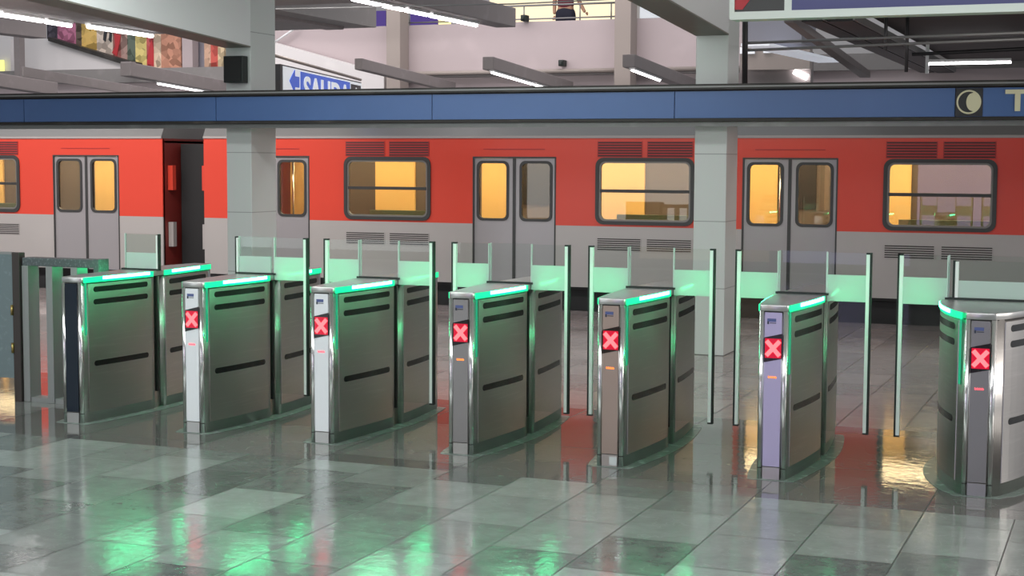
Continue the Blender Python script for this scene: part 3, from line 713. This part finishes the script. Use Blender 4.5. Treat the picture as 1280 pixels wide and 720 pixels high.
# concrete beams with tubes: anchored at one pixel, running along Y
def fin(px, py_top, py_bot, Ynear, Yfar, width, slope, label, mtl='concrete', lamps=(), group='lower row of concrete beams', wpx=None):
    A = atY(px, py_top, Ynear); Bm = atY(px, py_bot, Ynear); x0 = A.x - width / 2; x1 = A.x + width / 2
    if wpx: x0 = A.x; x1 = atY(wpx, py_top, Ynear).x
    z0, z1 = Bm.z, A.z; dz = slope * (Yfar - Ynear)
    root = empty('concrete_beam', ((x0 + x1) / 2, Ynear, z0)); tag(root, label, 'beam', group); B = Vector(root.location)
    P = [(x0, Ynear, z0), (x1, Ynear, z0), (x1, Yfar, z0 + dz), (x0, Yfar, z0 + dz), (x0, Ynear, z1), (x1, Ynear, z1), (x1, Yfar, z1 + dz), (x0, Yfar, z1 + dz)]
    mb = MB().hexa([Vector(p_) - B for p_ in P]); mb.build('beam_body', M[mtl], root, bevel=.01)
    for t0, t1 in lamps:
        xc = (x0 + x1) / 2 + .02
        pa = Vector((xc, Ynear + (Yfar - Ynear) * t0, z0 + dz * t0 - .03)) - B; pb2 = Vector((xc, Ynear + (Yfar - Ynear) * t1, z0 + dz * t1 - .03)) - B
        g = MB().box(-.04, .04, 0, 1, .005, .03)
        g.v = [tuple(pa + (pb2 - pa) * v[1] + Vector((v[0], 0, v[2]))) for v in g.v]
        h_ = g.build('lamp_housing', M['white'], root)
        MB().tube(pa, pb2, .02, 8).build('lamp_tube', M['tube'], h_)
    return root
SL = -.055
fin(443, 73, 87, 20.6, 24, .2, SL, 'unlit concrete beam end between the exit sign and the left taupe column', wpx=453)
fin(603, 71, 87, 20.6, 24, .2, SL, 'concrete beam with two lit tubes beneath, in the middle of the pink parapet', wpx=617, lamps=((.03, .5), (.53, .86)))
fin(778, 68, 84, 20.6, 24, .2, SL, 'concrete beam with one lit tube just left of the right pillar', wpx=794, lamps=((.03, .42),))
fin(150, 78, 95, 20.6, 24, .2, SL, 'concrete beam with two lit tubes left of the loudspeaker', wpx=163, lamps=((.25, .78), (.9, 1.2)))
fin(27, 83, 96, 19.2, 24, .2, SL, 'long unlit concrete beam below the colourful mural, its end by a pale post', wpx=29)
fin(-30, 89, 106, 20.6, 22.4, .2, SL, 'lowest concrete beam at the left edge just above the blue fascia', wpx=-16)
# upper row: these come from the near side and end in mid air
def fin2(px_end, py_top, py_bot, Yend, Yn, width, label, lamps=(), slope=0., mtl='concrete'):
    A = atY(px_end, py_top, Yend); Bm = atY(px_end, py_bot, Yend); x1 = A.x; x0 = x1 - width
    root = empty('concrete_beam', (x1 - width / 2, Yend, Bm.z)); tag(root, label, 'beam', 'upper row of concrete beams'); B = Vector(root.location)
    dz = slope * (Yend - Yn)
    P = [(x0, Yn, Bm.z + dz), (x1, Yn, Bm.z + dz), (x1, Yend, Bm.z), (x0, Yend, Bm.z), (x0, Yn, A.z + dz), (x1, Yn, A.z + dz), (x1, Yend, A.z), (x0, Yend, A.z)]
    MB().hexa([Vector(p_) - B for p_ in P]).build('beam_body', M[mtl], root, bevel=.01)
    for y0, y1 in lamps:
        xc = x0 + .08
        z_ = lambda y: Bm.z + (Yend - y) * slope - .04
        pa = Vector((xc, y0, z_(y0))) - B; pb2 = Vector((xc, y1, z_(y1))) - B
        g = MB().box(-.05, .05, 0, 1, .01, .045); g.v = [tuple(pa + (pb2 - pa) * v[1] + Vector((v[0], 0, v[2]))) for v in g.v]
        h_ = g.build('lamp_housing', M['white'], root)
        MB().tube(pa, pb2, .026, 8).build('lamp_tube', M['tube'], h_)
    return root
fin2(645, 10, 34, 20.5, 15.5, .3, 'long concrete beam with three lit tubes at the top centre', lamps=((16.0, 17.3), (17.4, 18.0), (18.1, 19.6)))
fin2(430, 18, 37, 20.5, 17.0, .3, 'short concrete beam right of the left pillar, unlit')
fin2(58, 24, 48, 20.5, 16.6, .3, 'concrete beam at the top left corner under the lit tubes', lamps=())

# lit tube rows at the top left
for k, (p, q, Y) in enumerate((((0, 18), (52, 26), 19.8), ((57, 27), (88, 32), 20.2), ((110, 33), (190, 45), 19.0))):
    a = atZ(*p, 3.70); b = atZ(*q, 3.70)
    o = empty('tube_lamp', a)
    MB().tube(Vector((0, 0, 0)), b - a, .03, 8).build('lamp_tube', M['tube'], o)
    d_ = (b - a).normalized(); sd = Vector((d_.y, -d_.x, 0)) * .05
    hp = [-sd, sd, b - a + sd, b - a - sd]
    MB().hexa([p_ + Vector((0, 0, .02)) for p_ in hp] + [p_ + Vector((0, 0, .06)) for p_ in hp]).build('lamp_housing', M['white'], o)
    tag(o, ['lit tube lamp at the top left corner', 'short lit tube lamp at the left end of the mural', 'long lit tube lamp above the middle of the mural'][k], 'lamp', 'tube lamps above the mural')

# mural wall and the stair parapet under it
mu = empty('mural', (atY(150, 60, 25).x, 25, 3)); tag(mu, 'colourful mosaic mural panel of upright bands high at the left', 'mural')
Bm_ = Vector(mu.location)
bands = [(60, 73, (.03, .02, .04)), (73, 96, (.42, .12, .22)), (96, 103, (.08, .05, .03)), (103, 122, (.62, .40, .09)), (122, 142, (.62, .52, .44)), (142, 152, (.25, .06, .05)),
         (152, 160, (.33, .2, .17)), (160, 170, (.07, .10, .07)), (170, 184, (.62, .5, .16)), (184, 193, (.42, .05, .05)), (193, 202, (.66, .5, .36)), (202, 227, (.46, .2, .12)), (256, 264, (.5, .3, .2)), (264, 273, (.48, .05, .03)), (273, 281, (.55, .42, .25))]
def mosaic(name, col):
    m = bpy.data.materials.new(name); m.use_nodes = True; nt = m.node_tree; b = nt.nodes['Principled BSDF']; b.inputs['Roughness'].default_value = .5
    g = nt.nodes.new('ShaderNodeNewGeometry'); v = nt.nodes.new('ShaderNodeTexVoronoi'); v.inputs['Scale'].default_value = 9; nt.links.new(g.outputs['Position'], v.inputs['Vector'])
    s = nt.nodes.new('ShaderNodeSeparateColor'); nt.links.new(v.outputs['Color'], s.inputs[0])
    r = nt.nodes.new('ShaderNodeValToRGB'); e = r.color_ramp.elements; e[0].color = (*[c * .55 for c in col], 1); e[1].color = (*[min(1, c * 1.25 + .05) for c in col], 1)
    e[1].position = .8; nt.links.new(s.outputs[0], r.inputs[0]); nt.links.new(r.outputs[0], b.inputs['Base Color']); return m
for k, (a, b, c) in enumerate(bands):
    x0, x1 = atY(a, 60, 25).x, atY(b, 60, 25).x; z1 = atY((a + b) / 2, 22, 25).z; z0 = atY((a + b) / 2, 97, 25).z if a > 240 else atY((a + b) / 2, 90, 25).z
    mb = MB().box(x0, x1, 25 - .02, 25.06, z0, z1); mb.v = [tuple(Vector(v) - Bm_) for v in mb.v]; mb.build('mural_band', mosaic('mosaic_band', c), mu)
# figures: dark abstract strokes on the bands
fig = MB()
for (pts_) in ([(130, 38), (134, 38), (132, 52), (129, 50)], [(137, 40), (140, 40), (139, 53), (136, 50)]):
    q = [atY(x, y, 24.97) for x, y in pts_]; q = [(p_.x, p_.z) for p_ in reversed(q)]; fig.prismY(q, 24.965, 24.98)
fig.v = [tuple(Vector(v) - Bm_) for v in fig.v]; fig.build('mural_figure', M['ink'], mu)
for (pts_) in ([(189, 50), (192, 62), (192, 82), (184, 80), (186, 62)], [(143, 42), (151, 44), (148, 60), (146, 70), (140, 66), (144, 58)]):
    q = [atY(x, y, 24.97) for x, y in pts_]; q = [(p_.x, p_.z) for p_ in reversed(q)]; fig = MB().prismY(q, 24.965, 24.98)
    fig.v = [tuple(Vector(v) - Bm_) for v in fig.v]; fig.build('mural_figure', M['bsred'], mu)
board(227, 10, 241, 110, 24.9, .2, 'wall_pier', M['pink'])
board(241, 10, 257, 110, 25.2, .2, 'wall_recess', M['lav'])
# sloping stair parapet hiding the lower mural
def poly_wall(pts_, Y, th, name, m):
    q = [atY(x, y, Y) for x, y in pts_]; q = [(p_.x, p_.z) for p_ in q]
    area_ = sum(q[i][0] * q[(i + 1) % len(q)][1] - q[(i + 1) % len(q)][0] * q[i][1] for i in range(len(q)))
    if area_ < 0: q.reverse()
    return MB().prismY(q, Y, Y + th).build(name, m)
o = poly_wall([(20, 44), (62, 49), (152, 77), (165, 80), (300, 100), (300, 135), (-40, 135), (-40, 44)], 24.6, .15, 'wall_stair', M['palew']); tag(o, kind='structure')
o = poly_wall([(60, 46), (152, 74), (170, 78), (170, 82), (152, 80), (60, 51)], 24.5, .2, 'trim_stair', M['ledge']); tag(o, kind='structure')
for k, (a, b, c_, d_) in enumerate(((17, 46, 25, 96), (151, 77, 164, 95))):
    board(a, b, c_, d_, 23.8, .15, 'column', M['concrete'], ['slim pale post at the left edge beneath the top left beam', 'short pale post where the stair edge meets the long beam'][k], 'column')
board(-20, 50, 14, 100, 24.3, .1, 'wall_left_panel', M['palew'])
board(0, 75, 3.5, 92, 24.2, .05, 'lit_sign', mat('green_yellow_sign', (.8, .8, .2), .5, emi=(1, 1, .3), es=.8), 'thin yellow green lit strip at the left edge', 'sign')

# white sloped stair flank behind the exit sign
o = poly_wall([(338, 52), (480, 92), (480, 112), (338, 112)], 23.7, .2, 'wall_stair_flank', M['palew']); tag(o, kind='structure')
board(340, 20, 361, 56, 25.6, .1, 'banner', M['bsred'], 'dark red panel just right of the left pillar', 'banner', zb=mf)
a = atY(343, 53, 23.9); b = atY(371, 34, 23.9)
o = MB().tube(a, b, .02, 8).build('handrail', M['white']); tag(o, 'white sloping handrail in front of the dark red panel', 'handrail')

# exit sign (reads SALIDA), hung along the passage direction
A = atY(351, 80, 14.75); zt = A.z
d2 = ray(452, 103); Bp = EYEP + d2 * ((zt - EYE) / d2.z)
vdir = (Bp - A); Ls = vdir.length; vdir.normalize(); H = .40
sg = empty('exit_sign', A - Vector((0, 0, H))); tag(sg, 'hanging blue and white SALIDA exit sign with a left arrow and running figure', 'sign')
nrm = vdir.cross(Vector((0, 0, 1))).normalized()
MS = Matrix(((vdir.x, nrm.x, 0, 0), (vdir.y, nrm.y, 0, 0), (0, 0, 1, 0), (0, 0, 0, 1)))
def sgb(mb, n, m, par=None):
    mb.v = [tuple(MS @ Vector(v)) for v in mb.v]; return mb.build(n, m, par or sg)
# local: x along sign, y outwards to the viewer
def px2s(px):
    d = ray(px, 100); # intersect with vertical plane
    n_ = nrm; t = (A - EYEP).dot(n_) / d.dot(n_); return ((EYEP + d * t) - A).dot(vdir)
sgb(MB().box(0, Ls, -.12, -.004, 0, H), 'sign_box', M['ink'])
sgb(MB().box(px2s(354), Ls, -.01, .0, 0, H - .015), 'sign_face', M['signwhite'])
bl = sgb(MB().box(px2s(375.5), px2s(437), -.002, .006, .0, H - .035), 'blue_panel', M['signblue'])
sgb(MB().box(px2s(438.5), px2s(450.5), -.002, .006, .03, H - .05), 'black_panel', M['ink'])
def arrow():
    x0, x1 = px2s(361.5), px2s(373.5); zc_ = H * .60; xm = x0 + (x1 - x0) * .55
    return MB().prismY([(x0, zc_), (xm, zc_ - .13), (xm, zc_ - .06), (x1, zc_ - .06), (x1, zc_ + .06), (xm, zc_ + .06), (xm, zc_ + .13)], .001, .008)
sgb(arrow(), 'arrow', M['signblue'])
def runner():
    x = px2s(444.5); m = MB(); m.prismY(disc(x + .0, H - .12, .035, 16), .004, .01)
    m.prismY([(x - .03, H - .3), (x + .05, H - .3), (x + .05, H - .16), (x - .03, H - .16)], .004, .01)
    m.prismY([(x - .1, .08), (x - .05, .06), (x + .05, H - .3), (x - .03, H - .3)], .004, .01)
    m.prismY([(x + .0, H - .3), (x + .05, H - .3), (x + .14, .08), (x + .08, .07)], .004, .01); return m
sgb(runner(), 'running_figure', M['signwhite'])
tw = px2s(436) - px2s(379)
tm = text_obj('letters', 'SALIDA', .36, M['signwhite'], sg, Matrix.Identity(4), extrude=.004)
xs_ = [v.co.x for v in tm.data.vertices]; zs_ = [v.co.y for v in tm.data.vertices]
sx_ = tw / (max(xs_) - min(xs_)); hz_ = (H - .075 - .02) / (max(zs_) - min(zs_))
for v in tm.data.vertices:
    x, y, z = v.co; v.co = MS @ Vector((px2s(379) + (x - min(xs_)) * sx_, .010 + z, .02 + (y - min(zs_)) * hz_))
for t in (-.03,):
    MB().tube(MS @ Vector((Ls * t, -.06, H)), MS @ Vector((Ls * t, -.06, 4.12 - A.z + H)), .012, 8).build('hanger', M['pipe'], sg)
MB().tube(MS @ Vector((-.14, -.06, H + .09)), MS @ Vector((Ls + .2, -.06, H + .045)), .018, 8).build('hanger_rail', M['taupe'], sg)

# thin cables near the top
for k, (p, q, Y, r) in enumerate((((345, 11), (640, 5), 16.0, .008), ((640, 5), (830, -4), 16.0, .008), )):
    o = MB().tube(atY(*p, Y), atY(*q, Y), r, 6).build('cable', M['pipe']); tag(o, ['thin overhead cable right of the left pillar', 'thin overhead cable passing in front of the person'][k], 'cable', 'thin overhead cables')

# ------------------------------------------------------------------ right-hand side above the fascia
board(1100, 55, 1300, 110, 30.6, .2, 'wall_right_low', M['palew'])
board(925, 66, 1013, 112, 23.3, .2, 'wall_right', M['concrete'])
board(933, 18, 1002, 54, 17.2, .8, 'wall_duct', M['lav'])
o = board(926, 60, 1012, 86, 23.0, .2, 'wall_taupe', M['taupe'])
for k, (a, b, c_, d_) in enumerate(((925, 59, 928, 67), (934, 61, 943, 67), (954, 62, 963, 66))):
    board(a, b, c_, d_, 22.96, .04, 'light_box', M['signwhite'], ['small white lit square hard against the right pillar', 'small white lit square right of the dark downpipe', 'small white lit strip right of the two white squares'][k], 'panel')
a = atY(931, 20, 14.9); b = atY(931, 104, 14.9)
o = MB().tube(a + Vector((0, 0, .3)), b - Vector((0, 0, .05)), .028, 10).build('downpipe', M['tray']); tag(o, 'dark vertical downpipe just right of the right pillar', 'pipe')
# lit trough lamp
def slab(p0, p1, X=None, Y=15.5, w=.25, h=.06, name='x', m=None, label='', cat=''):
    a = atY(*p0, Y); b = atX(*p1, a.x)
    P = [(a.x - w, a.y, a.z), (a.x, a.y, a.z), (b.x, b.y, b.z), (b.x - w, b.y, b.z)]
    q = MB().hexa([Vector(p_) for p_ in P] + [Vector(p_) + Vector((0, 0, h)) for p_ in P])
    o = q.build(name, m); 
    if label: tag(o, label, cat)
    return o
slab((962, 57), (1052, 78), Y=16.0, w=.3, h=.03, name='trough_lamp', m=mat('dim_trough', (.7, .72, .75), .4, emi=(.75, .8, .9), es=.35), label='long pale trough lamp right of the right pillar', cat='lamp')
o = MB().tube(atY(993, 89, 23.27), atY(1009, 97, 23.27), .045, 10).build('tube_lamp', M['tube']); tag(o, 'short bright lamp low above the fascia right of the right pillar', 'lamp')
# diagonal beam sides and cable trays
def diag(p0, p1, q0, q1, Y, name, m, label, cat, th=.15):
    a = atY(*p0, Y); b = atX(*p1, a.x); c_ = atY(*q0, Y); d_ = atX(*q1, c_.x)
    P = [a, c_, d_, b]
    o = MB().hexa([Vector(p_) for p_ in P] + [Vector(p_) + Vector((0, 0, th)) for p_ in P]).build(name, m); tag(o, label, cat); return o
diag((980, 28), (1075, 97), (992, 28), (1088, 97), 15.6, 'ceiling_duct', M['concrete'], 'grey duct side running away beside the cable trays', 'duct', .08)
tr = empty('cable_tray', atY(1070, 40, 15.4)); tag(tr, 'black ladder cable trays running away under the dark ceiling at right', 'cable tray')
Bt = Vector(tr.location)
def trb(mb, n, m): mb.v = [tuple(Vector(v) - Bt) for v in mb.v]; return mb.build(n, m, tr)
for (p0, q0) in (((1002, 26), (1028, 26)), ((1034, 26), (1066, 26))):
    a = atY(*p0, 15.2); c_ = atY(*q0, 15.2); mb = MB()
    L_ = 9.0
    trb(MB().box(a.x, a.x + .02, a.y, a.y + L_, a.z, a.z + .07).box(c_.x, c_.x + .02, a.y, a.y + L_, a.z, a.z + .07), 'tray_side', M['pipe'])
    trb(MB().box(a.x, c_.x, a.y, a.y + L_, a.z - .01, a.z + .01), 'tray_bed', M['tray'])
    cb = MB()
    for k in range(5): cb.tube((a.x + .03 + k * (c_.x - a.x - .05) / 4, a.y, a.z + .055), (a.x + .03 + k * (c_.x - a.x - .05) / 4, a.y + L_, a.z + .055), .016, 6)
    trb(cb, 'cables', M['black'])
# thin service pipes
for k, (ya, yb2) in enumerate(((50, 40), (59, 48))):
    o = MB().tube(atY(930, ya + 4, 14.9), atY(1300, yb2, 14.9), .014, 8).build('service_pipe', M['pipe'])
    tag(o, ['upper of the two thin grey pipes at the upper right', 'lower of the two thin grey pipes at the upper right'][k], 'pipe', 'thin service pipes')
o = MB().tube(atY(1140, 68, 18), atY(1300, 60, 18), .02, 8).build('service_pipe', M['tray']); tag(o, 'dark thin pipe above the long lit tube at the right', 'pipe')
for k, (px, y0, y1, Y) in enumerate(((1108, 10, 62, 15.6), (1134, 40, 90, 16.2))):
    a = atY(px, y0, Y); b = atY(px, y1, Y)
    o = MB().tube((a.x, Y, zc + .02), (a.x, Y, b.z), .018, 8).build('hanger_rod', M['tray'])
    tag(o, ['black hanger rod nearest the big sign board', 'middle black hanger rod of the cable trays', 'black hanger rod left of the long lit tube'][k], 'hanger rod', 'black hanger rods')
tl = empty('tube_lamp', atY(1210, 79, 20)); tag(tl, 'long lit tube lamp under the dark ceiling at the upper right', 'lamp')
a = atY(1160, 80, 20); b = atY(1264, 78, 20)
MB().tube(a - tl.location, b - tl.location, .013, 8).build('lamp_tube', M['tube'], tl)
MB().box(a.x - tl.location.x, b.x - tl.location.x, -.04, .04, .02, .05).box(a.x - tl.location.x - .03, a.x - tl.location.x + .01, -.02, .02, -.12, zc - tl.location.z + .02).build('lamp_housing', M['white'], tl)

# big overhead sign board, top right
bs = empty('sign_board', atY(1100, 10, 9)); tag(bs, 'large overhead sign board with aluminium frame cut by the top right corner', 'sign'); Bs = Vector(bs.location)
def bsb(mb, n, m): mb.v = [tuple(Vector(v) - Bs) for v in mb.v]; return mb.build(n, m, bs)
X0, X1, Z0, Z1 = -2.240, 1.4, 2.617, 3.25
bsb(MB().ringY(rrect(X0, X1, Z0, Z1, .012), rrect(X0 + .03, X1 - .03, Z0 + .045, Z1 - .045, .004), 9.0, 9.14), 'frame', M['alu'])
bsb(MB().box(X0 + .02, X1 - .02, 9.03, 9.12, Z0 + .03, Z1 - .03), 'box', M['alu'])
xd0, xd1 = atY(980, 5, 9).x, atY(989, 5, 9).x
bsb(MB().box(X0 + .03, xd0, 9.015, 9.04, Z0 + .045, Z1 - .045), 'grey_panel', M['bsgrey'])
bsb(MB().box(xd0, xd1, 9.012, 9.04, Z0 + .045, Z1 - .045), 'divider', M['alu'])
bsb(MB().box(xd1, X1 - .03, 9.015, 9.04, Z0 + .045, Z1 - .045), 'blue_panel', M['bsblue'])
q = [atY(x, y, 9.01) for x, y in ((917, 12), (928, 12), (940, -4), (940, -30), (917, -30))]
q = [(p_.x, p_.z) for p_ in q]; q.reverse() if sum(q[i][0] * q[(i + 1) % 5][1] - q[(i + 1) % 5][0] * q[i][1] for i in range(5)) < 0 else None
bsb(MB().prismY(q, 9.010, 9.02), 'red_mark', M['bsred'])
for x in (X0 + .5, X1 - .4): bsb(MB().tube((x, 9.07, Z1), (x, 9.07, 4.1), .02, 8), 'hanger', M['pipe'])

# ------------------------------------------------------------------ person on the upper level (hips and forearm show above the parapet)
def skinned(name, verts, edges, radii, m, parent, sub=2):
    me = bpy.data.meshes.new(name); me.from_pydata(verts, edges, []); o = bpy.data.objects.new(name, me); C.objects.link(o); o.parent = parent
    sk = o.modifiers.new('skin', 'SKIN'); sk.use_smooth_shade = True
    for i, r in enumerate(radii): me.skin_vertices[0].data[i].radius = (r, r) if not isinstance(r, tuple) else r
    me.skin_vertices[0].data[0].use_root = True
    ss = o.modifiers.new('sub', 'SUBSURF'); ss.levels = sub; ss.render_levels = sub
    me.materials.append(m); return o
pp = atY(707, 22, 24.75); hem = pp.z
pr = empty('person', (pp.x, 24.75, mf)); tag(pr, 'person in navy shorts and maroon top standing behind the pink parapet', 'person')
k = .0
V = [(0, 0, .95), (0, 0, 1.1), (0, 0, 1.28), (0, 0, 1.42), (0, 0, 1.5), (0, -.02, 1.60), (0, -.01, 1.70),
     (-.18, 0, 1.38), (-.22, .0, 1.12), (-.2, -.06, .88), (.18, 0, 1.38), (.27, 0, 1.10), (.40, -.05, .90),
     (-.1, 0, .88), (-.1, -.01, .48), (-.1, .0, .08), (-.1, -.12, .04), (.1, 0, .88), (.11, -.01, .48), (.11, 0, .08), (.11, -.12, .04)]
E = [(0, 1), (1, 2), (2, 3), (3, 4), (4, 5), (5, 6), (3, 7), (7, 8), (8, 9), (3, 10), (10, 11), (11, 12), (0, 13), (13, 14), (14, 15), (15, 16), (0, 17), (17, 18), (18, 19), (19, 20)]
Rr = [(.15, .11), (.13, .1), (.15, .1), (.12, .08), .05, (.08, .095), (.075, .09), .055, .042, .03, .055, .042, .03, .09, .058, .04, .035, .09, .058, .04, .035]
body = skinned('body', V, E, Rr, M['skin'], pr)
hv = [(.40, -.05, .90), (.44, -.06, .87)]
for s, base in ((1, Vector((.41, -.055, .89))), (-1, Vector((-.2, -.065, .86)))):
    for q in range(5):
        dirv = Vector((.03 * (q - 1.5) / 1.5, -.01, -.07)) if s < 0 else Vector((.055, -.01 + .008 * (q - 2), .02 - .018 * q))
        l = (1, 1.1, 1.05, .85, .7)[q]
        o = skinned('finger', [tuple(base), tuple(base + dirv * .55 * l), tuple(base + dirv * l + Vector((0, 0, -.012)))], [(0, 1), (1, 2)], [.011, .0095, .008], M['skin'], body, 1)
skinned('top', [(0, 0, .96), (0, 0, 1.12), (0, 0, 1.28), (0, 0, 1.42), (-.17, 0, 1.39), (-.205, 0, 1.24), (.17, 0, 1.39), (.225, 0, 1.24)], [(0, 1), (1, 2), (2, 3), (3, 4), (4, 5), (3, 6), (6, 7)],
        [(.19, .14), (.165, .125), (.17, .115), (.125, .09), .07, .062, .07, .062], M['cloth_m'], pr)
skinned('shorts', [(0, 0, 1.05), (0, 0, .9), (-.1, 0, .8), (-.105, 0, .68), (.1, 0, .8), (.105, 0, .68)], [(0, 1), (1, 2), (2, 3), (1, 4), (4, 5)], [(.17, .125), (.17, .13), .115, .1, .115, .1], M['cloth_n'], pr)
skinned('hair', [(0, .01, 1.74), (0, .04, 1.68), (0, .06, 1.6)], [(0, 1), (1, 2)], [(.09, .1), (.09, .07), .06], M['hair'], pr)
for s in (-1, 1):
    MB().box(s * .1 - .045, s * .1 + .045, -.2, .07, 0, .08).build('shoe', M['black'], pr, bevel=.02)
for s in (-1, 1):
    MB().tube((s * .03, -.105, 1.645), (s * .03, -.113, 1.645), .009, 8).build('eye', M['ink'], pr)
MB().tube((0, -.1, 1.64), (0, -.125, 1.615), .008, 6, .013).build('nose', M['skin'], pr)
MB().box(-.022, .022, -.108, -.1, 1.575, 1.583).build('mouth', M['bsred'], pr)
pr.scale = (.9, .9, .9)
